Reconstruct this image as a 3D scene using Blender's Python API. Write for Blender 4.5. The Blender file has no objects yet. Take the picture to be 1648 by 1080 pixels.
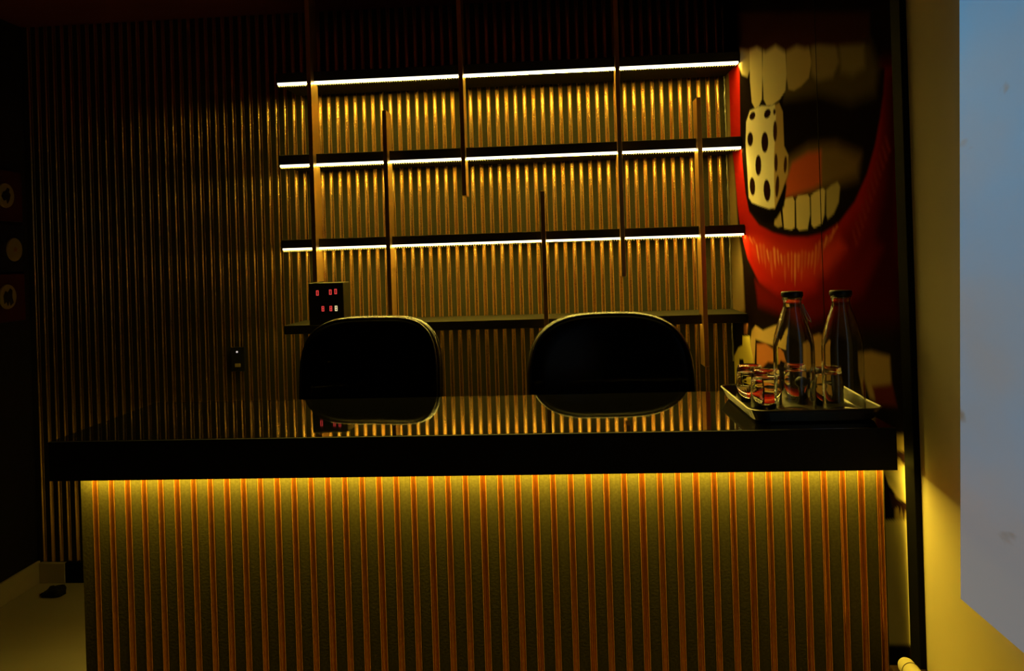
import bpy, bmesh, math, random
import numpy as np
from mathutils import Matrix, Vector
random.seed(7)
C = bpy.context.scene.collection
scene = bpy.context.scene
PI = math.pi

# ------------------------------------------------------------------ camera
def make_camera():
    yaw, roll = 0.0635, 0.0319
    R = Vector((math.cos(yaw), math.sin(yaw), 0)); F = Vector((-math.sin(yaw), math.cos(yaw), 0)); U = Vector((0, 0, 1))
    xa = R * math.cos(roll) - U * math.sin(roll)
    ya = R * math.sin(roll) + U * math.cos(roll)
    za = -F
    m = Matrix((xa, ya, za)).transposed().to_4x4()
    m.translation = Vector((0, 0, 1.44))
    cd = bpy.data.cameras.new('camera'); cd.sensor_width = 36.0; cd.lens = 1200 / 1648 * 36.0
    cd.shift_y = -(540 - 411) / 1648; cd.clip_start = 0.05
    co = bpy.data.objects.new('camera', cd); co.matrix_world = m; C.objects.link(co)
    scene.camera = co
make_camera()

# ------------------------------------------------------------------ world, exposure, lamp strengths
w = bpy.data.worlds.new('dark_room'); scene.world = w; w.use_nodes = True
w.node_tree.nodes['Background'].inputs[0].default_value = (0.35, 0.2, 0.2, 1)
w.node_tree.nodes['Background'].inputs[1].default_value = 0.0004
scene.view_settings.view_transform = 'Standard'; scene.view_settings.look = 'None'
scene.view_settings.exposure = 0.0; scene.view_settings.gamma = 1.0
scene.view_settings.use_curve_mapping = False
SHELF_LED = ((1.0, 0.72, 0.10), 140.0)
LOW_LED = ((1.0, 0.70, 0.08), 11.0)
BAR_LED = ((1.0, 0.70, 0.055), 72.0)
DIFFUSER = ((1.0, 0.93, 0.66), 2.2)      # the frosted front edge of a shelf strip glows less than the tape inside it
SCREEN = 0.33

# ------------------------------------------------------------------ materials
def mat(name, col, rough=0.5, metal=0.0, **kw):
    m = bpy.data.materials.new(name); m.use_nodes = True
    nt = m.node_tree; b = nt.nodes['Principled BSDF']
    b.inputs['Base Color'].default_value = (*col, 1); b.inputs['Roughness'].default_value = rough
    b.inputs['Metallic'].default_value = metal
    if 'ior' in kw: b.inputs['IOR'].default_value = kw['ior']
    if 'trans' in kw: b.inputs['Transmission Weight'].default_value = kw['trans']
    if 'spec' in kw: b.inputs['Specular IOR Level'].default_value = kw['spec']
    if 'emit' in kw:
        b.inputs['Emission Color'].default_value = (*kw['emit'][0], 1); b.inputs['Emission Strength'].default_value = kw['emit'][1]
    if 'bump' in kw or 'vary' in kw:
        tc = nt.nodes.new('ShaderNodeTexCoord'); mp = nt.nodes.new('ShaderNodeMapping')
        mp.inputs['Scale'].default_value = kw.get('stretch', (1, 1, 1))
        nz = nt.nodes.new('ShaderNodeTexNoise'); nz.inputs['Scale'].default_value = kw.get('scale', 60); nz.inputs['Detail'].default_value = 5
        nt.links.new(tc.outputs['Object'], mp.inputs[0]); nt.links.new(mp.outputs[0], nz.inputs['Vector'])
        if 'bump' in kw:
            bp = nt.nodes.new('ShaderNodeBump'); bp.inputs['Strength'].default_value = kw['bump']; bp.inputs['Distance'].default_value = kw.get('dist', 0.003)
            nt.links.new(nz.outputs['Fac'], bp.inputs['Height']); nt.links.new(bp.outputs[0], b.inputs['Normal'])
        if 'vary' in kw:
            mx = nt.nodes.new('ShaderNodeMix'); mx.data_type = 'RGBA'
            mx.inputs['A'].default_value = (*[c * (1 - kw['vary']) for c in col], 1); mx.inputs['B'].default_value = (*[min(1, c * (1 + kw['vary'])) for c in col], 1)
            nt.links.new(nz.outputs['Fac'], mx.inputs['Factor']); nt.links.new(mx.outputs['Result'], b.inputs['Base Color'])
    return m
M = dict(
    wall_dark=mat('wall_backing', (.012, .010, .008), .8, bump=.2, scale=90),
    flute=mat('charcoal_flute', (.034, .030, .014), .6, spec=.1, vary=.35, bump=.45, scale=140, dist=.002),
    front_flute=mat('charcoal_front_flute', (.078, .067, .028), .85, spec=.01, vary=.4, bump=.35, scale=170, dist=.0015),
    gold=mat('gold_rib', (.86, .56, .20), .255, 1.0, vary=.12, bump=.08, scale=40, stretch=(1, 1, .1)),
    copper=mat('copper_rib', (.72, .29, .05), .32, .92, vary=.18, bump=.25, scale=120),
    edge=mat('gilt_edge', (.55, .27, .06), .45, .4, vary=.5, scale=260),
    post=mat('copper_post', (.80, .48, .15), .30, .82, vary=.08, scale=30, bump=.05),
    shelf=mat('black_shelf', (.032, .030, .018), .75, spec=.1, vary=.2, scale=30, bump=.04),
    alu=mat('black_profile', (.02, .02, .02), .5, .3, vary=.1, scale=50),
    gloss=mat('black_gloss_stone', (.006, .006, .006), .035, ior=2.8, vary=.3, scale=25),
    fascia=mat('black_fascia', (.005, .005, .005), .6, spec=.15, vary=.3, scale=60, bump=.05),
    black=mat('black_paint', (.006, .006, .006), .7, spec=.04, vary=.3, scale=60, bump=.05),
    cream=mat('cream_wall', (.74, .67, .46), .8, spec=.2, vary=.04, scale=8, bump=.08, dist=.001),
    skirting=mat('cream_skirting', (.62, .56, .40), .5, vary=.06, scale=20),
    floor=mat('pale_floor', (.52, .46, .29), .5, vary=.10, scale=5, bump=.05),
    ceiling=mat('dark_red_ceiling', (.16, .022, .028), .8, vary=.3, scale=2, bump=.1),
    leftwall=mat('black_wall', (.010, .009, .010), .7, vary=.3, scale=20, bump=.1),
    leather=mat('black_leather', (.004, .004, .004), .26, spec=.25, vary=.3, scale=200, bump=.12, dist=.001),
    piping=mat('black_piping', (.012, .010, .010), .22, vary=.2, scale=200),
    plastic=mat('black_plastic', (.012, .012, .012), .4, vary=.2, scale=80),
    chrome=mat('chrome', (.55, .55, .55), .2, 1.0, vary=.05, scale=60),
    steel=mat('brushed_steel', (.24, .22, .16), .42, 1.0, vary=.1, scale=60, stretch=(1, 12, 1), bump=.05),
    glass=mat('clear_glass', (.97, .99, .97), .02, ior=1.46, trans=1.0, bump=.03, scale=12),
    red_board=mat('dark_red_board', (.07, .008, .01), .5, vary=.15, scale=30),
    blue_board=mat('dark_blue_board', (.012, .012, .05), .5, vary=.15, scale=30),
    plaque=mat('cream_plaque', (.40, .33, .18), .5, vary=.06, scale=30),
    emblem=mat('dark_emblem', (.02, .015, .015), .5, vary=.2, scale=60),
    ochre=mat('ochre_emblem', (.35, .16, .05), .5, vary=.2, scale=60),
    tube=mat('cream_paper', (.86, .80, .55), .6, vary=.05, scale=40, bump=.05),
    walnut=mat('dark_wood', (.045, .020, .008), .5, vary=.4, scale=14, stretch=(1, .1, 1), bump=.08),
    casing=mat('dark_casing', (.02, .022, .012), .35, vary=.15, scale=60),
    red_digit=mat('red_digit', (.05, .005, .005), .4, emit=((1, .07, .06), .75), vary=.05, scale=50),
    white_digit=mat('white_digit', (.3, .3, .2), .4, emit=((1, .85, .45), .8), vary=.05, scale=50),
    spark=mat('white_pilot_light', (.3, .3, .3), .3, emit=((1, .9, .9), .6), vary=.05, scale=50),
    cloth=mat('black_cloth', (.015, .013, .012), .9, vary=.3, scale=90, bump=.3),
    trim=mat('silver_trim', (.45, .43, .36), .3, .9, vary=.4, scale=30, stretch=(1, 1, .4), bump=.6, dist=.006),
)
def led_mat(name, spec):
    return mat(name, (.8, .8, .7), .4, emit=spec, vary=.02, scale=20)
M['diffuser'] = led_mat('diffuser', DIFFUSER); M['led_shelf'] = led_mat('shelf_led', SHELF_LED); M['led_low'] = led_mat('low_led', LOW_LED); M['led_bar'] = led_mat('bar_led', BAR_LED)

def mural_mat():
    m = mat('printed_vinyl', (.5, .5, .5), .62, bump=.05, scale=300, dist=.0005, spec=0.0)
    nt = m.node_tree; a = nt.nodes.new('ShaderNodeVertexColor'); a.layer_name = 'print'
    nt.links.new(a.outputs['Color'], nt.nodes['Principled BSDF'].inputs['Base Color'])
    return m
def marble_mat():
    m = bpy.data.materials.new('backlit_marble_print'); m.use_nodes = True; nt = m.node_tree; b = nt.nodes['Principled BSDF']
    tc = nt.nodes.new('ShaderNodeTexCoord'); mp = nt.nodes.new('ShaderNodeMapping'); mp.inputs['Scale'].default_value = (1, 1, 1.5); mp.inputs['Rotation'].default_value = (.5, 0, 0)
    nt.links.new(tc.outputs['Object'], mp.inputs[0])
    n1 = nt.nodes.new('ShaderNodeTexNoise'); n1.inputs['Scale'].default_value = 2.6; n1.inputs['Detail'].default_value = 6
    n2 = nt.nodes.new('ShaderNodeTexNoise'); n2.inputs['Scale'].default_value = 6.5; n2.inputs['Detail'].default_value = 3; n2.inputs['Distortion'].default_value = .35
    nt.links.new(mp.outputs[0], n1.inputs['Vector']); nt.links.new(mp.outputs[0], n2.inputs['Vector'])
    # the colour runs from blue at the top to grey at the foot, clouded by noise
    sp = nt.nodes.new('ShaderNodeSeparateXYZ'); nt.links.new(tc.outputs['Object'], sp.inputs[0])
    ad = nt.nodes.new('ShaderNodeMath'); ad.operation = 'MULTIPLY_ADD'; ad.inputs[1].default_value = .9; nt.links.new(n1.outputs['Fac'], ad.inputs[0])
    zz = nt.nodes.new('ShaderNodeMapRange'); zz.inputs['From Min'].default_value = .8; zz.inputs['From Max'].default_value = 1.9; zz.inputs['To Min'].default_value = -.45; zz.inputs['To Max'].default_value = .5
    nt.links.new(sp.outputs['Z'], zz.inputs['Value']); nt.links.new(zz.outputs['Result'], ad.inputs[2])
    r1 = nt.nodes.new('ShaderNodeValToRGB'); r1.color_ramp.elements[0].position = .1; r1.color_ramp.elements[1].position = .95
    r1.color_ramp.elements[0].color = (.44, .45, .47, 1); r1.color_ramp.elements[1].color = (.16, .56, 1.0, 1)
    r2 = nt.nodes.new('ShaderNodeValToRGB'); r2.color_ramp.elements[0].position = .26; r2.color_ramp.elements[1].position = .33
    r2.color_ramp.elements[0].color = (1, 1, 1, 1); r2.color_ramp.elements[1].color = (0, 0, 0, 1)
    nt.links.new(ad.outputs[0], r1.inputs[0]); nt.links.new(n2.outputs['Fac'], r2.inputs[0])
    mx = nt.nodes.new('ShaderNodeMix'); mx.data_type = 'RGBA'; mx.inputs['B'].default_value = (.30, .26, .20, 1)
    nt.links.new(r2.outputs['Color'], mx.inputs['Factor']); nt.links.new(r1.outputs['Color'], mx.inputs['A'])
    nt.links.new(mx.outputs['Result'], b.inputs['Emission Color']); b.inputs['Emission Strength'].default_value = SCREEN
    b.inputs['Base Color'].default_value = (.08, .08, .09, 1); b.inputs['Roughness'].default_value = .5
    return m
M['mural'] = mural_mat(); M['marble'] = marble_mat()

# ------------------------------------------------------------------ mesh helpers
def link(name, me, m=None, parent=None, loc=(0, 0, 0)):
    o = bpy.data.objects.new(name, me); C.objects.link(o); o.location = loc
    if m and not me.materials: me.materials.append(M[m])
    if parent: o.parent = parent
    return o
def from_bm(name, bm, smooth=False):
    bmesh.ops.recalc_face_normals(bm, faces=bm.faces)
    me = bpy.data.meshes.new(name); bm.to_mesh(me); bm.free()
    if smooth:
        for p in me.polygons: p.use_smooth = True
    return me
def add_box(bm, x0, x1, y0, y1, z0, z1, bevel=0.0, seg=2):
    r = bmesh.ops.create_cube(bm, size=1.0, matrix=Matrix.Translation(((x0+x1)/2, (y0+y1)/2, (z0+z1)/2)) @ Matrix.Diagonal((x1-x0, y1-y0, z1-z0, 1)))
    if bevel:
        es = list({e for v in r['verts'] for e in v.link_edges})
        bmesh.ops.bevel(bm, geom=es, offset=bevel, segments=seg, affect='EDGES', profile=.5)
def box(name, m, x0, x1, y0, y1, z0, z1, parent=None, bevel=0.0):
    bm = bmesh.new(); add_box(bm, x0, x1, y0, y1, z0, z1, bevel)
    return link(name, from_bm(name, bm), m, parent)
def lathe_bm(bm, prof, cx=0, cy=0, seg=40):
    rings = []
    for r, z in prof:
        if r < 1e-5: rings.append([bm.verts.new((cx, cy, z))])
        else: rings.append([bm.verts.new((cx + r*math.cos(2*PI*k/seg), cy + r*math.sin(2*PI*k/seg), z)) for k in range(seg)])
    for a, b in zip(rings, rings[1:]):
        for k in range(seg):
            k2 = (k+1) % seg
            if len(a) == 1 and len(b) > 1: bm.faces.new((a[0], b[k], b[k2]))
            elif len(b) == 1 and len(a) > 1: bm.faces.new((a[k], b[0], a[k2]))
            elif len(a) > 1 and len(b) > 1: bm.faces.new((a[k], b[k], b[k2], a[k2]))
def lathe(name, m, prof, parent=None, loc=(0, 0, 0), seg=40, smooth=True):
    bm = bmesh.new(); lathe_bm(bm, prof, seg=seg)
    return link(name, from_bm(name, bm, smooth), m, parent, loc)
def tube_bm(bm, pts, r, seg=10, closed=False):
    pts = [Vector(p) for p in pts]; n = len(pts); rings = []
    up = Vector((0.13, 0.21, 1)).normalized()
    for i, p in enumerate(pts):
        if closed: t = pts[(i+1) % n] - pts[i-1]
        else: t = pts[min(i+1, n-1)] - pts[max(i-1, 0)]
        t.normalize(); a = t.cross(up)
        if a.length < 1e-3: a = t.cross(Vector((1, 0, 0)))
        a.normalize(); b = t.cross(a)
        rr = r[i] if isinstance(r, (list, tuple)) else r
        rings.append([bm.verts.new(p + (a*math.cos(2*PI*k/seg) + b*math.sin(2*PI*k/seg))*rr) for k in range(seg)])
    pairs = list(zip(rings, rings[1:])) + ([(rings[-1], rings[0])] if closed else [])
    for A, B in pairs:
        for k in range(seg): bm.faces.new((A[k], A[(k+1) % seg], B[(k+1) % seg], B[k]))
    if not closed:
        bm.faces.new(rings[0][::-1]); bm.faces.new(rings[-1])
def tube(name, m, pts, r, parent=None, seg=10, closed=False):
    bm = bmesh.new(); tube_bm(bm, pts, r, seg, closed)
    return link(name, from_bm(name, bm, True), m, parent)
def tag(o, label, cat, group=None):
    o['label'] = label; o['category'] = cat
    if group: o['group'] = group
    return o
def thing(name, label, cat, loc=(0, 0, 0), rz=0, group=None):
    o = bpy.data.objects.new(name, None); C.objects.link(o); o.location = loc; o.rotation_euler = (0, 0, rz); o.empty_display_size = .05
    return tag(o, label, cat, group)
def struct(o):
    o['kind'] = 'structure'; return o

LAYERS = [
 ((0.3,0.22,0.1),0.02,[(3.433,2.314),(3.141,2.236),(3.212,1.886),(3.170,1.698),(3.151,1.516),(3.087,1.362),(3.069,1.186),(3.291,1.142),(3.613,1.115)]),
 ((0.012,0.006,0.005),0.03,[(3.084,1.387),(2.705,1.258),(2.310,1.222),(2.011,1.267),(1.775,1.385),(1.711,1.525),(1.729,1.260),(3.077,1.123)]),
 ((0.5,0.018,0.01),0.012,[(3.230,2.254),(3.228,2.100),(3.232,1.903),(3.181,1.778),(3.148,1.619),(3.109,1.514),(3.012,1.400),(2.848,1.308),(2.629,1.263),(2.395,1.249),(2.224,1.261),(2.051,1.300),(1.922,1.355),(1.824,1.421),(1.753,1.506),(1.715,1.595),(1.689,1.701),(1.674,1.820),(1.729,1.834),(1.740,1.780),(1.763,1.728),(1.795,1.669),(1.845,1.609),(1.926,1.547),(2.034,1.500),(2.153,1.477),(2.286,1.469),(2.467,1.474),(2.641,1.491),(2.822,1.524),(2.960,1.582),(3.008,1.659),(3.035,1.761),(3.061,1.877),(3.047,2.062),(3.038,2.204)]),
 ((0.22,0.01,0.006),0.05,[(2.235,1.432),(2.037,1.467),(1.877,1.536),(1.812,1.620),(1.763,1.728),(1.742,1.837),(1.651,1.815),(1.678,1.428),(1.924,1.320),(2.199,1.253)]),  # right part of the lip darkened, light falloff put into the print colour
 ((0.05,0.004,0.003),0.05,[(2.147,1.274),(1.961,1.366),(1.820,1.473),(1.761,1.571),(1.735,1.667),(1.717,1.831),(1.651,1.815),(1.689,1.264),(2.311,1.206)]),  # deeper falloff of light painted over the far right of the lip
 ((0.012,0.008,0.006),0.008,[(3.038,2.204),(3.047,2.062),(3.061,1.877),(3.035,1.761),(3.008,1.659),(2.960,1.582),(2.822,1.524),(2.641,1.491),(2.467,1.474),(2.286,1.469),(2.153,1.477),(2.034,1.500),(1.926,1.547),(1.845,1.609),(1.795,1.669),(1.763,1.728),(1.740,1.780),(1.729,1.834)]),
 ((0.16,0.008,0.005),0.03,[(2.909,1.313),(2.626,1.284),(2.361,1.290),(2.094,1.332),(1.918,1.398),(1.839,1.459),(1.772,1.429),(1.886,1.322),(2.311,1.206),(2.875,1.225)]),
 ((0.66,0.045,0.02),0.03,[(3.030,1.492),(2.762,1.463),(2.471,1.438),(2.182,1.439),(2.037,1.464),(1.989,1.430),(2.139,1.361),(2.356,1.337),(2.657,1.348),(2.899,1.401)]),
 ((0.8,0.2,0.07),0.008,[(2.982,1.480),(2.967,1.487),(2.954,1.479),(2.928,1.463),(2.920,1.453),(2.950,1.463)]),
 ((0.7,0.12,0.05),0.008,[(2.931,1.473),(2.915,1.480),(2.900,1.473),(2.878,1.458),(2.873,1.449),(2.902,1.458)]),
 ((0.85,0.28,0.11),0.008,[(2.879,1.448),(2.867,1.454),(2.857,1.447),(2.840,1.404),(2.836,1.382),(2.858,1.404)]),
 ((0.7,0.12,0.05),0.008,[(2.835,1.450),(2.817,1.457),(2.801,1.450),(2.789,1.403),(2.792,1.380),(2.816,1.403)]),
 ((0.7,0.12,0.05),0.008,[(2.788,1.447),(2.770,1.453),(2.755,1.446),(2.747,1.391),(2.751,1.365),(2.773,1.391)]),
 ((0.85,0.28,0.11),0.008,[(2.739,1.428),(2.727,1.434),(2.717,1.427),(2.706,1.401),(2.707,1.388),(2.724,1.401)]),
 ((0.7,0.12,0.05),0.008,[(2.700,1.421),(2.683,1.428),(2.668,1.421),(2.666,1.360),(2.673,1.331),(2.690,1.360)]),
 ((0.85,0.28,0.11),0.008,[(2.653,1.434),(2.639,1.440),(2.626,1.434),(2.624,1.387),(2.630,1.364),(2.645,1.387)]),
 ((0.85,0.28,0.11),0.008,[(2.609,1.427),(2.598,1.433),(2.589,1.426),(2.586,1.395),(2.590,1.379),(2.602,1.395)]),
 ((0.85,0.28,0.11),0.008,[(2.570,1.411),(2.560,1.417),(2.551,1.411),(2.549,1.391),(2.554,1.379),(2.564,1.391)]),
 ((0.7,0.12,0.05),0.008,[(2.533,1.408),(2.521,1.414),(2.511,1.408),(2.515,1.348),(2.524,1.320),(2.533,1.348)]),
 ((0.8,0.2,0.07),0.008,[(2.493,1.416),(2.482,1.422),(2.473,1.416),(2.476,1.382),(2.485,1.365),(2.492,1.382)]),
 ((0.8,0.2,0.07),0.008,[(2.453,1.418),(2.445,1.424),(2.439,1.418),(2.446,1.359),(2.454,1.331),(2.457,1.359)]),
 ((0.85,0.28,0.11),0.008,[(2.421,1.414),(2.410,1.420),(2.401,1.414),(2.411,1.348),(2.423,1.316),(2.427,1.347)]),
 ((0.8,0.2,0.07),0.008,[(2.390,1.414),(2.376,1.420),(2.363,1.414),(2.372,1.378),(2.386,1.360),(2.393,1.378)]),
 ((0.7,0.12,0.05),0.008,[(2.352,1.423),(2.341,1.429),(2.331,1.423),(2.344,1.362),(2.358,1.333),(2.361,1.362)]),
 ((0.7,0.12,0.05),0.008,[(2.320,1.420),(2.309,1.426),(2.299,1.420),(2.310,1.385),(2.324,1.368),(2.327,1.385)]),
 ((0.8,0.2,0.07),0.008,[(2.286,1.416),(2.278,1.421),(2.270,1.416),(2.282,1.388),(2.294,1.374),(2.294,1.388)]),
 ((0.8,0.2,0.07),0.008,[(2.256,1.419),(2.246,1.425),(2.238,1.419),(2.251,1.390),(2.265,1.375),(2.266,1.390)]),
 ((0.8,0.2,0.07),0.008,[(2.222,1.438),(2.215,1.444),(2.208,1.438),(2.224,1.384),(2.239,1.358),(2.236,1.384)]),
 ((0.7,0.12,0.05),0.008,[(2.196,1.448),(2.185,1.454),(2.175,1.448),(2.191,1.406),(2.209,1.385),(2.209,1.405)]),
 ((0.7,0.12,0.05),0.008,[(2.162,1.445),(2.157,1.450),(2.152,1.445),(2.169,1.395),(2.184,1.371),(2.178,1.395)]),
 ((0.85,0.28,0.11),0.008,[(2.137,1.461),(2.128,1.466),(2.120,1.461),(2.136,1.442),(2.152,1.431),(2.150,1.442)]),
 ((0.7,0.12,0.05),0.008,[(2.109,1.464),(2.100,1.469),(2.093,1.464),(2.109,1.449),(2.126,1.440),(2.123,1.449)]),
 ((0.8,0.2,0.07),0.008,[(2.081,1.481),(2.073,1.485),(2.065,1.480),(2.083,1.461),(2.101,1.451),(2.096,1.461)]),
 ((0.8,0.2,0.07),0.008,[(2.052,1.490),(2.047,1.494),(2.042,1.489),(2.060,1.479),(2.075,1.472),(2.067,1.479)]),
 ((0.3,0.03,0.015),0.01,[(1.944,1.474),(1.936,1.477),(1.911,1.442),(1.923,1.436)]),
 ((0.3,0.03,0.015),0.01,[(1.923,1.495),(1.915,1.497),(1.891,1.463),(1.903,1.457)]),
 ((0.3,0.03,0.015),0.01,[(1.903,1.515),(1.895,1.517),(1.872,1.483),(1.883,1.477)]),
 ((0.3,0.03,0.015),0.01,[(1.884,1.535),(1.876,1.537),(1.853,1.503),(1.864,1.497)]),
 ((0.3,0.03,0.015),0.01,[(1.864,1.554),(1.857,1.556),(1.834,1.522),(1.845,1.517)]),
 ((0.3,0.03,0.015),0.01,[(1.846,1.573),(1.838,1.575),(1.816,1.541),(1.827,1.536)]),
 ((0.3,0.03,0.015),0.01,[(1.827,1.592),(1.820,1.594),(1.798,1.560),(1.809,1.555)]),
 ((0.3,0.03,0.015),0.01,[(1.809,1.610),(1.802,1.612),(1.781,1.578),(1.791,1.573)]),
 ((0.3,0.03,0.015),0.01,[(1.791,1.628),(1.785,1.630),(1.764,1.596),(1.774,1.591)]),
 ((0.3,0.03,0.015),0.01,[(1.774,1.645),(1.767,1.647),(1.747,1.613),(1.757,1.609)]),
 ((0.3,0.03,0.015),0.01,[(1.757,1.662),(1.750,1.664),(1.730,1.630),(1.740,1.626)]),
 ((0.3,0.03,0.015),0.01,[(1.740,1.679),(1.734,1.681),(1.714,1.647),(1.724,1.643)]),
 ((0.13,0.105,0.035),0.03,[(2.453,2.114),(2.082,2.003),(1.804,1.911),(1.761,1.842),(1.785,1.790),(1.926,1.797),(2.153,1.869),(2.473,1.918)]),  # upper mouth at the right kept dark olive, fading light painted in
 ((0.24,0.16,0.06),0.03,[(2.495,1.715),(2.260,1.734),(2.039,1.709),(1.878,1.658),(1.902,1.607),(2.026,1.602),(2.220,1.594),(2.479,1.608)]),
 ((0.66,0.13,0.045),0.015,[(2.474,1.656),(2.411,1.704),(2.262,1.716),(2.148,1.706),(2.156,1.614),(2.218,1.607),(2.366,1.603),(2.494,1.601)]),
 ((0.55,0.47,0.25),0.008,[(3.038,2.284),(2.869,2.235),(2.884,2.116),(2.924,2.097),(3.008,2.127),(3.053,2.175)]),
 ((0.9,0.8,0.46),0.004,[(2.877,2.242),(2.709,2.193),(2.717,2.057),(2.735,1.972),(2.779,1.954),(2.831,1.959),(2.872,1.989),(2.889,2.075)]),
 ((0.9,0.8,0.46),0.004,[(2.694,2.188),(2.446,2.112),(2.439,1.991),(2.457,1.943),(2.520,1.928),(2.607,1.926),(2.675,1.938),(2.711,1.967),(2.717,2.057)]),
 ((0.62,0.5,0.25),0.006,[(2.433,2.108),(2.231,2.046),(2.205,1.970),(2.231,1.931),(2.299,1.923),(2.370,1.924),(2.425,1.940),(2.440,1.981)]),  # this tooth and the next ones dim rightward, lost light put into colour
 ((0.38,0.31,0.15),0.015,[(2.205,2.035),(2.016,1.977),(1.999,1.917),(2.046,1.889),(2.159,1.906),(2.209,1.935)]),
 ((0.3,0.25,0.12),0.02,[(1.994,1.968),(1.839,1.918),(1.836,1.864),(1.912,1.861),(1.984,1.888)]),
 ((0.06,0.02,0.01),0.014,[(3.056,2.389),(1.799,1.982),(1.804,1.917),(2.017,1.964),(2.140,2.002),(2.255,2.023),(2.333,2.052),(2.445,2.064),(2.550,2.113),(2.669,2.124),(2.779,2.172),(2.902,2.192),(3.074,2.249)]),
 ((0.62,0.48,0.22),0.005,[(2.620,1.542),(2.553,1.563),(2.538,1.509),(2.587,1.506),(2.630,1.516)]),
 ((0.88,0.74,0.38),0.004,[(2.530,1.579),(2.487,1.598),(2.416,1.597),(2.399,1.582),(2.407,1.500),(2.439,1.493),(2.518,1.500)]),
 ((0.88,0.74,0.38),0.004,[(2.386,1.585),(2.366,1.597),(2.274,1.593),(2.258,1.583),(2.258,1.533),(2.284,1.490),(2.365,1.489),(2.388,1.499)]),
 ((0.88,0.74,0.38),0.004,[(2.247,1.586),(2.220,1.594),(2.147,1.601),(2.128,1.594),(2.139,1.527),(2.161,1.502),(2.229,1.492),(2.250,1.502)]),
 ((0.62,0.52,0.25),0.006,[(2.119,1.593),(2.080,1.603),(2.034,1.607),(2.018,1.594),(2.030,1.554),(2.068,1.526),(2.116,1.512),(2.125,1.526)]),
 ((0.006,0.004,0.004),0.008,[(2.989,1.657),(2.501,1.658),(2.477,1.636),(2.510,1.573),(2.599,1.536),(2.691,1.519),(2.820,1.542),(2.950,1.587)]),
 ((0.55,0.4,0.17),0.006,[(2.600,1.923),(2.528,1.917),(2.491,1.881),(2.489,1.769),(2.447,1.733),(2.459,1.674),(2.533,1.620),(2.617,1.571),(2.661,1.578)]),
 ((0.97,0.93,0.66),0.005,[(2.964,1.932),(2.903,1.964),(2.822,1.958),(2.738,1.950),(2.645,1.930),(2.578,1.923),(2.568,1.885),(2.604,1.754),(2.616,1.648),(2.616,1.576),(2.685,1.575),(2.814,1.595),(2.918,1.613),(2.963,1.636),(2.970,1.729),(2.984,1.852)]),
 ((0.02,0.008,0.004),0.004,[(2.832,1.928),(2.845,1.923),(2.862,1.922),(2.881,1.924),(2.898,1.928),(2.910,1.935),(2.913,1.942),(2.907,1.948),(2.894,1.952),(2.876,1.953),(2.857,1.951),(2.841,1.947),(2.830,1.940),(2.827,1.934)]),
 ((0.02,0.008,0.004),0.004,[(2.635,1.898),(2.647,1.894),(2.664,1.892),(2.683,1.894),(2.699,1.898),(2.710,1.905),(2.712,1.912),(2.707,1.919),(2.694,1.923),(2.676,1.925),(2.658,1.923),(2.642,1.919),(2.632,1.912),(2.629,1.905)]),
 ((0.02,0.008,0.004),0.004,[(2.870,1.850),(2.876,1.839),(2.888,1.831),(2.905,1.828),(2.924,1.831),(2.941,1.839),(2.951,1.850),(2.954,1.863),(2.948,1.874),(2.935,1.881),(2.918,1.884),(2.899,1.881),(2.883,1.873),(2.873,1.862)]),
 ((0.02,0.008,0.004),0.004,[(2.669,1.808),(2.675,1.793),(2.689,1.782),(2.707,1.777),(2.727,1.780),(2.744,1.789),(2.755,1.804),(2.758,1.821),(2.752,1.837),(2.737,1.848),(2.719,1.852),(2.699,1.849),(2.682,1.839),(2.672,1.824)]),
 ((0.02,0.008,0.004),0.004,[(2.769,1.739),(2.774,1.723),(2.787,1.711),(2.804,1.705),(2.822,1.707),(2.838,1.716),(2.848,1.731),(2.850,1.749),(2.844,1.765),(2.831,1.777),(2.813,1.782),(2.795,1.780),(2.780,1.771),(2.770,1.756)]),
 ((0.02,0.008,0.004),0.004,[(2.862,1.671),(2.865,1.656),(2.875,1.644),(2.890,1.639),(2.908,1.640),(2.925,1.648),(2.937,1.661),(2.942,1.677),(2.939,1.693),(2.929,1.704),(2.913,1.710),(2.896,1.708),(2.879,1.700),(2.867,1.687)]),
 ((0.02,0.008,0.004),0.004,[(2.661,1.639),(2.664,1.622),(2.675,1.609),(2.692,1.602),(2.712,1.603),(2.730,1.612),(2.744,1.627),(2.750,1.645),(2.746,1.662),(2.735,1.675),(2.717,1.682),(2.698,1.680),(2.680,1.671),(2.667,1.656)]),
 ((0.05,0.02,0.008),0.005,[(2.561,1.829),(2.565,1.815),(2.573,1.803),(2.583,1.798),(2.593,1.800),(2.602,1.808),(2.607,1.821),(2.607,1.837),(2.603,1.852),(2.595,1.863),(2.585,1.868),(2.575,1.867),(2.567,1.858),(2.562,1.845)]),
 ((0.05,0.02,0.008),0.005,[(2.565,1.723),(2.569,1.710),(2.575,1.700),(2.584,1.695),(2.593,1.696),(2.600,1.703),(2.605,1.714),(2.605,1.728),(2.602,1.742),(2.595,1.752),(2.586,1.757),(2.577,1.756),(2.570,1.748),(2.566,1.737)]),
 ((0.05,0.02,0.008),0.005,[(2.558,1.643),(2.565,1.627),(2.575,1.615),(2.585,1.608),(2.595,1.609),(2.601,1.617),(2.604,1.631),(2.601,1.647),(2.594,1.663),(2.584,1.675),(2.574,1.681),(2.564,1.680),(2.558,1.672),(2.556,1.659)]),
 ((0.05,0.02,0.008),0.005,[(2.465,1.705),(2.470,1.693),(2.478,1.684),(2.486,1.680),(2.494,1.681),(2.499,1.687),(2.501,1.697),(2.500,1.709),(2.494,1.721),(2.487,1.730),(2.479,1.734),(2.471,1.733),(2.466,1.727),(2.464,1.717)]),
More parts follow.
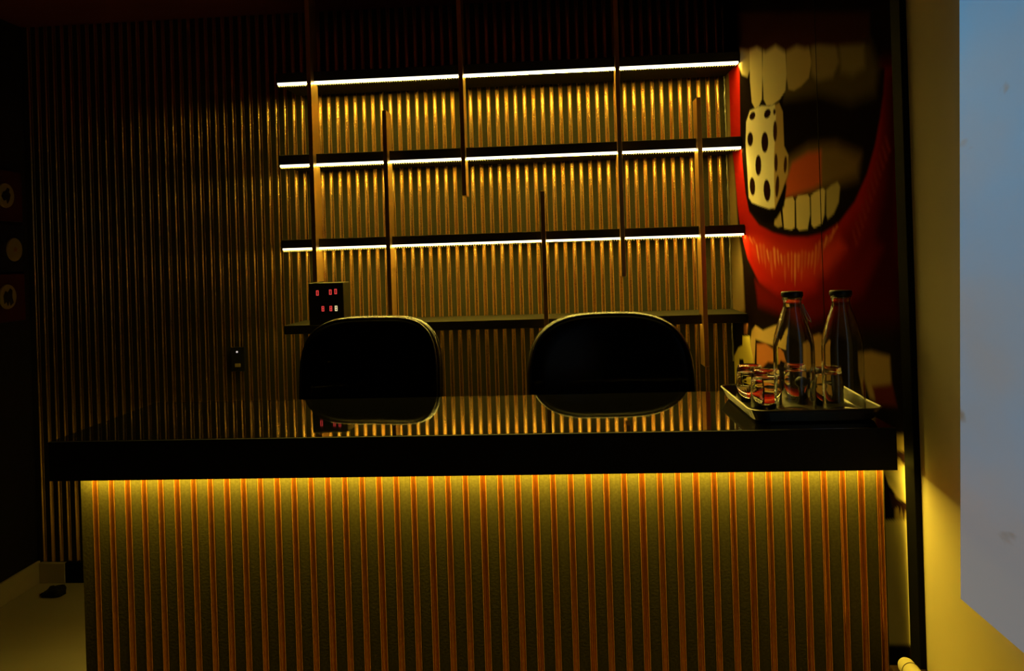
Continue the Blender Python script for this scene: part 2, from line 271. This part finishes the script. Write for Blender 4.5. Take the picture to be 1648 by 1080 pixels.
 ((0.05,0.02,0.008),0.005,[(2.570,1.896),(2.572,1.892),(2.576,1.889),(2.582,1.888),(2.589,1.889),(2.594,1.892),(2.598,1.897),(2.599,1.901),(2.597,1.906),(2.592,1.909),(2.586,1.909),(2.580,1.908),(2.574,1.905),(2.571,1.901)]),
 ((0.7,0.5,0.2),0.006,[(3.004,1.073),(2.980,1.115),(2.921,1.140),(2.817,1.132),(2.669,1.164),(2.580,1.177),(2.589,1.096),(2.789,1.089),(2.928,1.087),(2.960,0.972),(3.028,0.961)]),
 ((0.6,0.22,0.07),0.008,[(2.912,1.070),(2.789,1.087),(2.649,1.075),(2.595,1.040),(2.763,1.024),(2.851,0.988),(2.923,0.977)]),
 ((0.9,0.8,0.18),0.004,[(3.316,0.787),(3.304,0.965),(3.218,1.017),(3.140,1.037),(3.135,1.076),(3.012,1.090),(3.007,1.053),(2.974,1.011),(2.981,0.959),(3.110,0.944),(3.136,0.981),(3.202,0.972),(3.224,0.805)]),
 ((0.16,0.06,0.03),0.004,[(3.107,1.127),(3.035,1.139),(3.051,1.093),(3.112,1.086)]),
 ((0.5,0.28,0.1),0.008,[(2.316,1.159),(2.216,1.183),(2.165,1.181),(2.174,1.077),(2.327,1.046)]),
 ((0.34,0.22,0.09),0.01,[(1.906,1.170),(1.853,1.180),(1.751,1.182),(1.745,1.089),(1.826,1.062),(1.869,1.065),(1.909,1.120)]),
 ((0.12,0.02,0.015),0.01,[(1.852,1.096),(1.743,1.121),(1.721,1.074),(1.834,1.054)]),
 ((0.55,0.4,0.16),0.008,[(1.738,1.006),(1.659,1.025),(1.691,0.553),(1.773,0.509)]),
 ((0.95,0.8,0.44),0.004,[(1.810,0.915),(1.675,0.956),(1.675,0.870),(1.729,0.866),(1.779,0.881)]),
 ((0.95,0.8,0.44),0.004,[(1.820,0.783),(1.672,0.838),(1.682,0.694),(1.667,0.568),(1.842,0.476)]),
 ((0.04,0.015,0.02),0.003,[(1.780,0.866),(1.730,0.863),(1.675,0.870),(1.676,0.859),(1.686,0.836),(1.697,0.851),(1.705,0.824),(1.715,0.848),(1.726,0.828),(1.731,0.845),(1.763,0.829)]),
 ((0.05,0.02,0.02),0.004,[(1.807,0.957),(1.668,0.986),(1.669,0.964),(1.696,0.950),(1.717,0.959),(1.809,0.923)]),
 ((0.02,0.012,0.01),0.004,[(1.842,0.476),(1.650,0.577),(1.654,0.519),(1.847,0.411)]),
]
# ------------------------------------------------------------------ the room
BY = 3.297            # face of the fluted back wall
RX = 0.745            # face of the right wall
LX = -2.45            # face of the left wall
CZ = 2.565            # ceiling
struct(box('floor', 'floor', LX-.1, RX+.1, -.6, BY+.15, -.06, 0.0))
struct(box('ceiling', 'ceiling', LX-.1, RX+.1, .3, BY+.15, CZ, CZ+.06))
struct(box('wall_left', 'leftwall', LX-.1, LX, .3, BY+.15, 0, CZ))
struct(box('wall_right', 'cream', RX, RX+.1, .5, BY+.15, 0, CZ))
wall = struct(box('wall_back', 'wall_dark', LX, RX, BY+.012, BY+.14, 0, CZ))

PITCH = .040
def strip_mesh(name, m, wid, dep, z0, z1, split):
    # concave metal strip let in between two flutes, its lips a hair proud; over a panel joint it carries a fine slot
    h = wid/2
    prof = [(-h, dep+.001), (-h, -.0006), (-h*.82, -.0006), (-h*.76, dep*.35), (-h*.5, dep*.78), (-h*.2, dep*.97)]
    prof += [(-h*.08, dep), (0, dep+.0022)] if split else [(0, dep)]
    prof += [(-x, y) for x, y in prof[-2::-1]]
    bm = bmesh.new()
    lo = [bm.verts.new((x, y, z0)) for x, y in prof]; hi = [bm.verts.new((x, y, z1)) for x, y in prof]
    for k in range(len(prof)-1): bm.faces.new((lo[k], hi[k], hi[k+1], lo[k+1]))
    me = bpy.data.meshes.new(name); bm.normal_update(); bm.to_mesh(me); bm.free()
    me.materials.append(M[m]); me.materials.append(M['edge'])
    n = len(me.polygons)
    for k in (1, n-2): me.polygons[k].material_index = 1
    for p in me.polygons: p.use_smooth = True
    return me
def panel_mesh(name, n, wid, thick, z0, z1, x_extra=(0, 0)):
    # fluted panel: n flat flutes standing on a thin backing board, a strip seat between them
    bm = bmesh.new(); f = PITCH-wid
    for k in range(n):
        c = (k-(n-1)/2)*PITCH; add_box(bm, c-f/2+.0001, c+f/2-.0001, 0, thick-.0031, z0, z1, .0008, 1)
    add_box(bm, -n*PITCH/2+.0003, n*PITCH/2-.0003, thick-.003, thick, z0, z1)
    return from_bm(name, bm)
WZ0 = .095
GW = .0166
wr = strip_mesh('gilt_strip', 'gold', GW, .0046, WZ0, CZ-.002, False); wrs = strip_mesh('gilt_strip', 'gold', GW, .0052, WZ0, CZ-.002, True)
wp = panel_mesh('panel', 3, GW, .0115, WZ0, CZ-.002)
S0 = -1.053
for i in range(-34, 45):
    link('gilt_strip', wrs if i % 3 == 0 else wr, 'gold', wall, (S0 + PITCH*i, BY, 0))
for j in range(-11, 14):
    link('panel', wp, 'flute', wall, (S0 + PITCH*(3*j+1.5), BY, 0))
link('panel', panel_mesh('panel', 2, GW, .0115, WZ0, CZ-.002), 'flute', wall, (S0+PITCH*43, BY, 0))
link('panel', panel_mesh('panel', 1, GW, .0115, WZ0, CZ-.002), 'flute', wall, (S0-PITCH*33.5, BY, 0))
box('edge_panel', 'flute', S0+PITCH*44+GW/2, RX-.001, BY, BY+.0115, WZ0, CZ-.002, wall)
box('edge_panel', 'flute', LX+.002, S0-PITCH*34-GW/2, BY, BY+.0115, WZ0, CZ-.002, wall)
struct(box('baseboard_left', 'skirting', LX, LX+.014, 1.2, BY, 0, .10, bevel=.003))
struct(box('baseboard_back', 'skirting', LX+.014, -2.312, BY-.014, BY+.011, 0, .093, bevel=.003))
struct(box('trim_1', 'black', -2.312, RX-.003, BY-.012, BY+.011, 0, .093, bevel=.003))
struct(box('trim_2', 'black', RX-.013, RX+.002, 1.622, 1.668, 0, CZ-.001, bevel=.002))
bm = bmesh.new(); zs = np.linspace(.95, 2.5, 90); rr = np.random.RandomState(3)
tube_bm(bm, [(RX-.006 + rr.uniform(-.0012, .0012), BY-.006, z) for z in zs], [.004 + rr.uniform(-.0012, .0012) for z in zs], 6)
struct(link('trim_3', from_bm('trim_3', bm, False), 'trim'))

# ------------------------------------------------------------------ printed mural on the right wall
def paint_mural():
    y0, y1, z0, z1, d = 1.669, BY-.001, .02, CZ-.02, .0052
    ny = int((y1-y0)/d)+1; nz = int((z1-z0)/d)+1
    ys = np.linspace(y0, y1, ny); zs = np.linspace(z0, z1, nz)
    YY, ZZ = np.meshgrid(ys, zs, indexing='ij')
    col = np.empty((ny, nz, 3)); col[:] = (.012, .009, .007)
    def layer(c, soft, pts):
        P = np.array(pts); n = len(P)
        m = soft*1.5+.004
        i0, i1 = np.searchsorted(ys, [P[:, 0].min()-m, P[:, 0].max()+m]); k0, k1 = np.searchsorted(zs, [P[:, 1].min()-m, P[:, 1].max()+m])
        if i1 <= i0 or k1 <= k0: return
        X_, Z_ = YY[i0:i1, k0:k1], ZZ[i0:i1, k0:k1]
        ins = np.zeros(X_.shape, bool); dist = np.full(X_.shape, 9.)
        for a in range(n):
            (ax, az), (bx, bz) = P[a], P[(a+1) % n]
            dx, dz = bx-ax, bz-az; L2 = dx*dx+dz*dz+1e-12
            t = np.clip(((X_-ax)*dx+(Z_-az)*dz)/L2, 0, 1)
            dist = np.minimum(dist, np.hypot(X_-ax-t*dx, Z_-az-t*dz))
            if abs(dz) > 1e-9:
                cr = ((az > Z_) != (bz > Z_)) & (X_ < dx*(Z_-az)/dz+ax); ins ^= cr
        sd = np.where(ins, dist, -dist)
        a = np.clip(.5+sd/(2*max(soft, .003)), 0, 1); a = (a*a*(3-2*a))[..., None]
        col[i0:i1, k0:k1] = col[i0:i1, k0:k1]*(1-a)+np.array(c)*a
    for c, s, p in LAYERS: layer(c, s, p)
    n = ny*nz; co = np.empty((n, 3), np.float32)
    co[:, 0] = RX-.0012; co[:, 1] = YY.ravel(); co[:, 2] = ZZ.ravel()
    idx = np.arange(n).reshape(ny, nz)
    q = np.stack([idx[:-1, :-1], idx[:-1, 1:], idx[1:, 1:], idx[1:, :-1]], -1).reshape(-1, 4)
    me = bpy.data.meshes.new('wall_mural'); me.vertices.add(n); me.vertices.foreach_set('co', co.ravel())
    me.loops.add(q.size); me.loops.foreach_set('vertex_index', q.ravel().astype(np.int32))
    me.polygons.add(len(q)); me.polygons.foreach_set('loop_start', np.arange(0, q.size, 4, dtype=np.int32))
    me.update(calc_edges=True)
    at = me.color_attributes.new('print', 'FLOAT_COLOR', 'POINT')
    rgba = np.ones((n, 4), np.float32); rgba[:, :3] = col.reshape(-1, 3)
    at.data.foreach_set('color', rgba.ravel())
    return me
mural = thing('wall_mural', 'large printed wall mural of red lips biting a dotted white die on right wall', 'mural', (RX, 2.48, .02))
for yA, yB in ((0, 0),):
    o = link('printed_sheet', paint_mural(), 'mural', mural, (-RX, -2.48, -.02))
for ys_ in (2.166, ):
    box('seam', 'black', -.0022, -.0010, ys_-.0012-2.48, ys_+.0012-2.48, 1.0, 2.4, mural)

def strip(name, led, x0, x1, y0, y1, z0, z1, parent, front='diffuser'):
    # a light strip: the downward face is the bare lamp, the front edge its frosted diffuser, the rest its black channel
    o = box(name, 'alu', x0, x1, y0, y1, z0, z1, parent)
    me = o.data; me.materials.append(M[led]); me.materials.append(M[front])
    for p in me.polygons: p.material_index = 1 if p.normal.z < -.9 or (led == 'led_bar' and p.normal.x > .9) else (2 if p.normal.y < -.9 else 0)
    return o
# ------------------------------------------------------------------ wall shelving with light strips and staggered posts
shel = thing('wall_shelving', 'wide black shelving with glowing strip lights and staggered copper posts on fluted back wall', 'shelving', (-.2, BY, 0))
SX0, SX1, SF = -1.152, RX-.0035, 3.03
def rel(o, root):
    o.location = Vector(o.location)-Vector(root.location); return o
for zb, zt, led in ((2.187, 2.226, 'led_shelf'), (1.846, 1.886, 'led_shelf'), (1.499, 1.534, 'led_shelf'), (1.142, 1.178, 'led_low')):
    s = rel(box('shelf', 'shelf', SX0, SX1, SF, BY-.0085, zb, zt, shel, .0015), shel)
    hang = .0072 if led == 'led_shelf' else .0008
    strip('light_strip', led, SX0+.006, SX1-.004, SF+.001, SF+.026, zb-hang, zb-.0002, s, 'diffuser' if led == 'led_shelf' else 'alu')
    if led == 'led_shelf':
        bm = bmesh.new(); nf = 190                      # unseen fins added below each strip to cut its sideways light
        for k in range(nf):
            x = SX0+.008+(SX1-.010-SX0-.010)*k/(nf-1); add_box(bm, x-.0004, x+.0004, SF+.0015, SF+.0262, zb-hang-.0078, zb-hang-.0002)
        bl = link('added_baffle', from_bm('added_baffle', bm), 'alu', s); bl['kind'] = 'stuff'
    if led == 'led_shelf': box('light_housing', 'alu', SX0+.004, SX1-.003, SF+.0265, SF+.031, zb-hang, zb, s)
for x, z0, z1 in ((-1.0, 1.356, CZ-.002), (-.693, .97, 2.046), (-.375, 1.687, CZ-.002), (-.061, .97, 1.694), (.254, 1.341, CZ-.002), (.569, .974, 2.042)):
    rel(box('post', 'post', x-.0088, x+.0088, 2.992, 3.078, z0, z1, shel, .001), shel)

# ------------------------------------------------------------------ digital counter display on the lowest shelf
SEG = {'8': 'abcdefg', '0': 'abcdef'}
def digit_bm(ch, h=.021, wd=.010, t=.0028):
    bm = bmesh.new()
    geo = dict(a=(0, wd, h-t, h), g=(0, wd, h/2-t/2, h/2+t/2), d=(0, wd, 0, t), f=(0, t, h/2, h), b=(wd-t, wd, h/2, h), e=(0, t, 0, h/2), c=(wd-t, wd, 0, h/2))
    for s in SEG[ch]:
        x0, x1, z0, z1 = geo[s]; add_box(bm, x0, x1, -.001, .0005, z0, z1)
    return bm
disp = thing('digital_display', 'small black box with two rows of red digits standing on the lowest lit shelf', 'display', (-.951, 3.0, 1.178))
rel(box('casing', 'casing', -1.03, -.884, 2.992, 3.085, 1.178, 1.352, disp, .003), disp)
for ch, px, pz, m in (('0', -.997, 1.312, 'red_digit'), ('0', -.943, 1.314, 'red_digit'), ('0', -.921, 1.316, 'red_digit'),
                      ('8', -.976, 1.247, 'red_digit'), ('8', -.943, 1.247, 'red_digit'), ('8', -.921, 1.247, 'white_digit')):
    o = link('digit', from_bm('digit', digit_bm(ch)), m, disp, (px+.951, 2.9915-3.0, pz-1.178-.011))
    if m == 'white_digit': o['label'] = 'pale yellow digit'

# ------------------------------------------------------------------ the reception counter
ctr = thing('reception_counter', 'black reception counter with a fluted copper front lit from under its glossy top', 'counter', (-.2, 1.9, 0))
CT = 1.045; FX0, FX1 = -1.146, .6985; PY = 1.693
def cpart(*a, **k): return rel(box(*a, **k), ctr)
cpart('counter_top', 'gloss', -1.185, .708, 1.648, 2.10, CT-.022, CT, ctr, .0012)
cpart('fascia', 'fascia', -1.185, .706, 1.640, 1.6477, .955, CT-.0002, ctr, .001)
cpart('soffit', 'black', -1.18, .704, 1.6476, 1.706, .9672, CT-.0225, ctr)
rel(strip('light_strip', 'led_bar', FX0+.004, .7055, 1.661, 1.677, .9575, .967, ctr, 'alu'), ctr)
cpart('carcass_front', 'black', FX0, FX1-.035, 1.7055, 1.722, .0, CT-.0225, ctr)
cpart('carcass_side', 'black', FX0, FX0+.018, 1.7225, 2.06, 0, CT-.0225, ctr)
cpart('carcass_side', 'black', FX1-.053, FX1-.035, 1.7225, 2.06, 0, CT-.0225, ctr)
cpart('work_shelf', 'black', FX0+.019, FX1-.054, 1.7225, 2.02, .72, .742, ctr)
F0 = -1.111; FH = .9668
FW = .0140
fr = strip_mesh('copper_strip', 'copper', FW, .0046, .004, FH, False); frs = strip_mesh('copper_strip', 'copper', FW+.0012, .0052, .004, FH, True)
fp = panel_mesh('panel', 3, FW+.0012, .0115, .004, FH)
for i in range(0, 46):
    rel(link('copper_strip', frs if i % 3 == 2 else fr, 'copper', ctr, (F0+PITCH*i, PY, 0)), ctr)
for j in range(0, 14):
    rel(link('panel', fp, 'front_flute', ctr, (F0+PITCH*(3*j+3.5), PY, 0)), ctr)
rel(link('panel', panel_mesh('panel', 2, FW+.0012, .0115, .004, FH), 'front_flute', ctr, (F0+PITCH*1, PY, 0)), ctr)
rel(link('panel', panel_mesh('panel', 1, FW+.0012, .0115, .004, FH), 'front_flute', ctr, (F0+PITCH*44.5, PY, 0)), ctr)
cpart('edge_panel', 'front_flute', FX0, F0-FW/2-.0006, PY, PY+.0115, .004, FH, ctr)
cpart('edge_panel', 'front_flute', F0+PITCH*45+FW/2+.0006, FX1, PY, PY+.0115, .004, FH, ctr)

# ------------------------------------------------------------------ office chairs behind the counter
def superellipse(a, b, n, k, N):
    t = 2*PI*k/N; c, s = math.cos(t), math.sin(t)
    return (a*abs(c)**(2/n)*(1 if c >= 0 else -1), b*abs(s)**(2/n)*(1 if s >= 0 else -1))
def pad_bm(a, b, th, n, curve, N=64):
    # cushion of superellipse outline; local x across, z up, y depth, front at -y
    bm = bmesh.new(); prof = [(.0, -1.0), (.45, -.99), (.75, -.93), (.90, -.78), (.975, -.45), (1.0, 0.0), (.975, .45), (.90, .78), (.75, .93), (.45, .99), (.0, 1.0)]
    rings = []
    for s, d in prof:
        if s == 0: rings.append([bm.verts.new((0, d*th+0.0, 0))]); continue
        ring = []
        for k in range(N):
            x, z = superellipse(a*s, b*s, n, k, N)
            ring.append(bm.verts.new((x, d*th - curve*(x/a)**2, z)))
        rings.append(ring)
    for A, B in zip(rings, rings[1:]):
        for k in range(N):
            k2 = (k+1) % N
            if len(A) == 1: bm.faces.new((A[0], B[k], B[k2]))
            elif len(B) == 1: bm.faces.new((A[k], B[0], A[k2]))
            else: bm.faces.new((A[k], B[k], B[k2], A[k2]))
    return bm
def make_chair(label, loc, rz, a, b, top, n):
    root = thing('office_chair', label, 'chair', loc, rz, 'office chairs behind the counter')
    cz = top-b
    o = link('backrest', from_bm('backrest', pad_bm(a, b, .045, n, .07), True), 'leather', root, (0, .30, cz)); o.rotation_euler = (-.10, 0, 0)
    N = 72
    for nm, s, d in (('piping', .955, -.030), ('piping', .955, .030)):
        pts = []
        for k in range(N):
            x, z = superellipse(a*s, b*s, n, k, N); pts.append((x, d - .07*(x/a)**2*1.0 + (-.004 if d < 0 else .004), z))
        bm = bmesh.new(); tube_bm(bm, pts, .0055, 8, True); link(nm, from_bm(nm, bm, True), 'piping', o)
    seat = link('seat', from_bm('seat', pad_bm(.25, .24, .05, 3.2, 0), True), 'leather', root, (0, .02, .47)); seat.rotation_euler = (PI/2, 0, 0)
    tube('back_bracket', 'plastic', [(0, .10, .415), (0, .28, .42), (0, .345, .48), (0, .372, .62), (0, .355, cz)], .020, root)
    for s in (-1, 1):
        tube('armrest', 'plastic', [(s*.20, .06, .42), (s*.285, .06, .44), (s*.30, .06, .56), (s*.30, .05, .645), (s*.30, -.02, .665), (s*.295, -.14, .66)], [.014, .014, .014, .016, .022, .018], root)
    lathe('gas_column', 'chrome', [(0, .10), (.028, .10), (.028, .26), (.018, .262), (.018, .42), (.06, .422), (.06, .435), (0, .435)], root, seg=20)
    for k in range(5):
        t = 2*PI*k/5+.3; e = (.27*math.cos(t), .27*math.sin(t))
        leg = tube('leg', 'plastic', [(0, 0, .115), (e[0]*.5, e[1]*.5, .105), (e[0], e[1], .075)], [.026, .022, .016], root)
        lathe('caster', 'plastic', [(0, 0), (.018, 0), (.026, .012), (.028, .03), (.024, .05), (.012, .064), (0, .066)], leg, (e[0], e[1], 0.0), seg=16)
    return root
make_chair('left black leather office chair with rounded backrest behind the counter, below the digital display', (-.70, 2.33, 0), -.12, .258, .262, 1.240, 3.7)
make_chair('right black leather office chair with wide oval backrest behind the counter, nearer the mural', (.168, 2.33, 0), .03, .286, .262, 1.232, 3.0)

# ------------------------------------------------------------------ tray and glassware
def rrect(x0, x1, y0, y1, r, z, n=6):
    pts = []
    for cx, cy, a0 in ((x1-r, y1-r, 0), (x0+r, y1-r, PI/2), (x0+r, y0+r, PI), (x1-r, y0+r, 1.5*PI)):
        for k in range(n+1): pts.append((cx+r*math.cos(a0+PI/2*k/n), cy+r*math.sin(a0+PI/2*k/n), z))
    return pts
tray_r = thing('serving_tray', 'rectangular steel serving tray with raised rim on the right end of the counter', 'tray', (.562, 1.86, CT))
bm = bmesh.new()
x0, x1, y0, y1 = .414, .711, 1.690, 2.035
T = [(.022, .030, 0.0), (.014, .034, .004), (.003, .036, .026), (0, .036, .030), (.003, .035, .0315), (.006, .033, .029), (.017, .030, .007), (.022, .028, .0035)]
rings = [[bm.verts.new(p) for p in rrect(x0+i, x1-i, y0+i, y1-i, r, CT+.0005+z)] for i, r, z in T]
for A, B in zip(rings, rings[1:]):
    n = len(A)
    for k in range(n): bm.faces.new((A[k], A[(k+1) % n], B[(k+1) % n], B[k]))
bm.faces.new(rings[0][::-1]); bm.faces.new(rings[-1])
rel(link('tray_body', from_bm('tray_body', bm, False), 'steel', tray_r), tray_r)
TZ = CT+.0005+.0037

BOT = [(0, .004), (.036, .0), (.043, .003), (.046, .010), (.046, .150), (.0455, .165), (.042, .185), (.034, .213), (.0265, .236), (.0215, .248), (.0200, .256), (.0200, .264), (.0225, .266), (.0225, .272),
       (.0205, .273), (.0178, .270), (.0178, .250), (.019, .245), (.0235, .233), (.0310, .210), (.0390, .182), (.0428, .163), (.0434, .150), (.0434, .014), (.040, .008), (0, .010)]
def bottle(label, x, y):
    t = thing('glass_bottle', label, 'bottle', (x, y, TZ), 0, 'glass bottles on the tray')
    lathe('glass_body', 'glass', BOT, t, seg=48)
    lathe('cap', 'plastic', [(0, .2735), (.0235, .2735), (.0245, .276), (.0245, .283), (.0228, .2855), (0, .2858)], t, seg=32)
    return t
b1 = bottle('clear glass bottle with dark cap and wire clip, left of the two on the tray', .540, 1.783)
tube('wire_clip', 'chrome', [(.021, -.010, .256), (.026, -.016, .240), (.033, -.022, .222), (.036, -.018, .214), (.033, -.008, .219), (.026, -.006, .238), (.0215, -.006, .256)], .0011, b1, 6)
bottle('clear glass bottle with dark cap, right of the two, beside the end of the tray', .647, 1.772)

TUM = [(0, .090), (.026, .0905), (.0295, .088), (.0315, .080), (.0345, .045), (.0355, .0), (.0343, .0), (.0331, .045), (.0300, .074), (.027, .0775), (0, .078)]
def tumbler(label, x, y):
    t = lathe('drinking_glass', 'glass', TUM, None, (x, y, TZ+.0003), 36)
    return tag(t, label, 'glass', 'upturned tumblers on the tray')
tumbler('upturned clear tumbler at the far left corner of the tray, behind another tumbler', .477, 1.945)
tumbler('upturned clear tumbler at the left of the tray, just behind the left bottle', .4925, 1.862)
tumbler('upturned clear tumbler at the back of the tray, seen between the two bottles', .588, 1.935)
tumbler('upturned clear tumbler right behind the right bottle on the tray', .650, 1.880)
st = thing('bottle_stopper', 'small dark round-headed stopper standing on the tray behind the left bottle', 'stopper', (.578, 1.853, TZ))
lathe('stem', 'plastic', [(0, .0), (.013, 0), (.0135, .004), (.008, .012), (.0065, .030), (.009, .046), (0, .047)], st, seg=20)
lathe('head', 'plastic', [(0, .046), (.010, .047), (.0155, .053), (.0165, .059), (.0145, .066), (.008, .071), (0, .072)], st, seg=20)

# ------------------------------------------------------------------ right foreground: backlit panel, bench, paper tube
pan = thing('marble_panel', 'tall pale blue backlit marble-effect panel on the cream wall at the right edge', 'panel', (.72, 1.19, .797))
bm = bmesh.new()
for y in (1.0, 1.402):
    pass
vb = []
for dx in (0.0, .014):
    vb.append([bm.verts.new((xx+dx, yy, zz)) for xx, yy, zz in ((.700, 1.16, .797), (.700, 1.388, .797), (.7275, 1.360, 2.25), (.7275, 1.16, 2.25))])
bm.faces.new(vb[0]); bm.faces.new(vb[1][::-1])
for k in range(4): bm.faces.new((vb[0][k], vb[0][(k+1) % 4], vb[1][(k+1) % 4], vb[1][k]))
bmesh.ops.recalc_face_normals(bm, faces=bm.faces)
me = bpy.data.meshes.new('marble_face'); bm.to_mesh(me); bm.free(); rel(link('marble_face', me, 'marble', pan), pan)
for zc in (.95, 2.1):
    rel(box('wall_bracket', 'alu', .7165, RX-.001, 1.20, 1.28, zc, zc+.04, pan), pan)

bench = thing('low_bench', 'low dark wooden bench along the cream wall in front of the counter end', 'bench', (.70, 1.3, 0))
rel(box('bench_top', 'walnut', .674, RX-.001, .8, 1.640, .515, .540, bench, .003), bench)
for yy in (.86, 1.50):
    rel(box('leg', 'walnut', .680, .738, yy, yy+.06, 0, .5148, bench, .003), bench)
rel(box('rail', 'walnut', .690, .712, .921, 1.499, .42, .5145, bench, .002), bench)
tb = thing('paper_tube', 'cream rolled paper tube lying on the low dark bench in the bottom right corner', 'tube', (.695, 1.54, .5405))
bm = bmesh.new()
bmesh.ops.create_cone(bm, cap_ends=False, segments=28, radius1=.0165, radius2=.0165, depth=.42)
me_rot = Matrix.Rotation(PI/2, 4, 'X'); bmesh.ops.transform(bm, matrix=me_rot, verts=bm.verts)
link('roll', from_bm('roll', bm, True), 'tube', tb, (0, -.145, .0167))
bm = bmesh.new(); lathe_bm(bm, [(0, .012), (.009, .0105), (.0142, .006), (.0163, 0.0), (.0155, -.004), (0, -.004)], seg=28)
bmesh.ops.transform(bm, matrix=Matrix.Rotation(-PI/2, 4, 'X'), verts=bm.verts)
link('end_cap', from_bm('end_cap', bm, True), 'tube', tb, (0, .0655, .0167))
tube('band', 'emblem', [(.0168*math.cos(2*PI*k/28), .045, .0167+.0168*math.sin(2*PI*k/28)) for k in range(28)], .0008, tb, 6, True)

# ------------------------------------------------------------------ left side: wall plaques, socket, cloth on the floor
def disc_bm(ry, rz, x0, x1, n=40):
    bm = bmesh.new()
    A = [bm.verts.new((x0, ry*math.cos(2*PI*k/n), rz*math.sin(2*PI*k/n))) for k in range(n)]; B = [bm.verts.new((x1, v.co.y*.97, v.co.z*.97)) for v in A]
    for k in range(n): bm.faces.new((A[k], A[(k+1) % n], B[(k+1) % n], B[k]))
    bm.faces.new(A[::-1]); bm.faces.new(B); return bm
def poly_bm(pts, x0, x1):
    bm = bmesh.new(); A = [bm.verts.new((x0, y, z)) for y, z in pts]; B = [bm.verts.new((x1, y, z)) for y, z in pts]; n = len(pts)
    for k in range(n): bm.faces.new((A[k], A[(k+1) % n], B[(k+1) % n], B[k]))
    bm.faces.new(A[::-1]); bm.faces.new(B); return bm
BIRD = [(-.030, -.004), (-.018, .016), (-.004, .020), (.006, .034), (.018, .030), (.014, .016), (.024, .004), (.016, -.020), (.004, -.036), (-.002, -.018), (-.016, -.024)]
FIG = [(-.026, -.030), (-.030, .004), (-.018, .026), (-.004, .018), (.010, .036), (.022, .028), (.020, -.002), (.028, -.028), (.010, -.040), (.004, -.014), (-.006, -.040), (-.014, -.020)]
STAR = [((.013 if k % 2 == 0 else .0065)*math.cos(PI*k/5+PI/2), (.013 if k % 2 == 0 else .0065)*math.sin(PI*k/5+PI/2)) for k in range(10)]
for lab, y, z, bd, em, pts, ry, rz in (
    ('round cream plaque with dark bird-like emblem on dark red board, topmost on left wall', 3.150, 1.776, 'red_board', 'emblem', BIRD, .050, .055),
    ('round cream plaque with small ochre star on dark blue board on left wall', 3.193, 1.537, 'blue_board', 'ochre', STAR, .046, .053),
    ('round cream plaque with dark figure emblem on dark red board, lowest on left wall', 3.144, 1.328, 'red_board', 'emblem', FIG, .050, .055)):
    t = thing('wall_plaque', lab, 'plaque', (LX, y, z), 0, 'round plaques on the left wall')
    bm = bmesh.new(); yb0, yb1 = -.11, (3.255-y); add_box(bm, .0, .012, yb0, yb1, -.112, .112, .002); link('board', from_bm('board', bm), bd, t)
    d = link('disc', from_bm('disc', disc_bm(ry, rz, .0121, .018)), 'plaque', t)
    link('emblem', from_bm('emblem', poly_bm(pts, .0181, .0205)), em, d)
sk = thing('wall_socket', 'small dark wall socket with white pilot light on left part of fluted wall', 'socket', (-1.463, BY-.008, 1.01))
bm = bmesh.new(); add_box(bm, -.032, .032, -.010, .0005, -.055, .055, .003); link('plate', from_bm('plate', bm), 'plastic', sk)
bm = bmesh.new(); add_box(bm, -.013, .013, -.015, -.0101, -.034, -.018, .002); link('rocker', from_bm('rocker', bm), 'plaque', sk)
o = lathe('pilot_light', 'spark', [(0, 0), (.004, 0), (.004, .003), (.002, .005), (0, .0053)], sk, (-.002, -.0102, .034), 12); o.rotation_euler = (PI/2, 0, 0)
bm = bmesh.new(); bmesh.ops.create_icosphere(bm, subdivisions=3, radius=1.0); rr = np.random.RandomState(5)
for v in bm.verts:
    n = 1+.16*math.sin(5*v.co.x+2)*math.cos(4*v.co.y)+.10*math.sin(9*v.co.y+3*v.co.z); v.co = Vector((v.co.x*.050*n, v.co.y*.034*n, max(0, v.co.z*.5+.18)*.055*n*(1+.3*v.co.x)))
tag(link('crumpled_cloth', from_bm('crumpled_cloth', bm, True), 'cloth', None, (-2.283, 3.165, .0005)), 'small black crumpled cloth on the pale floor by the left skirting', 'cloth')
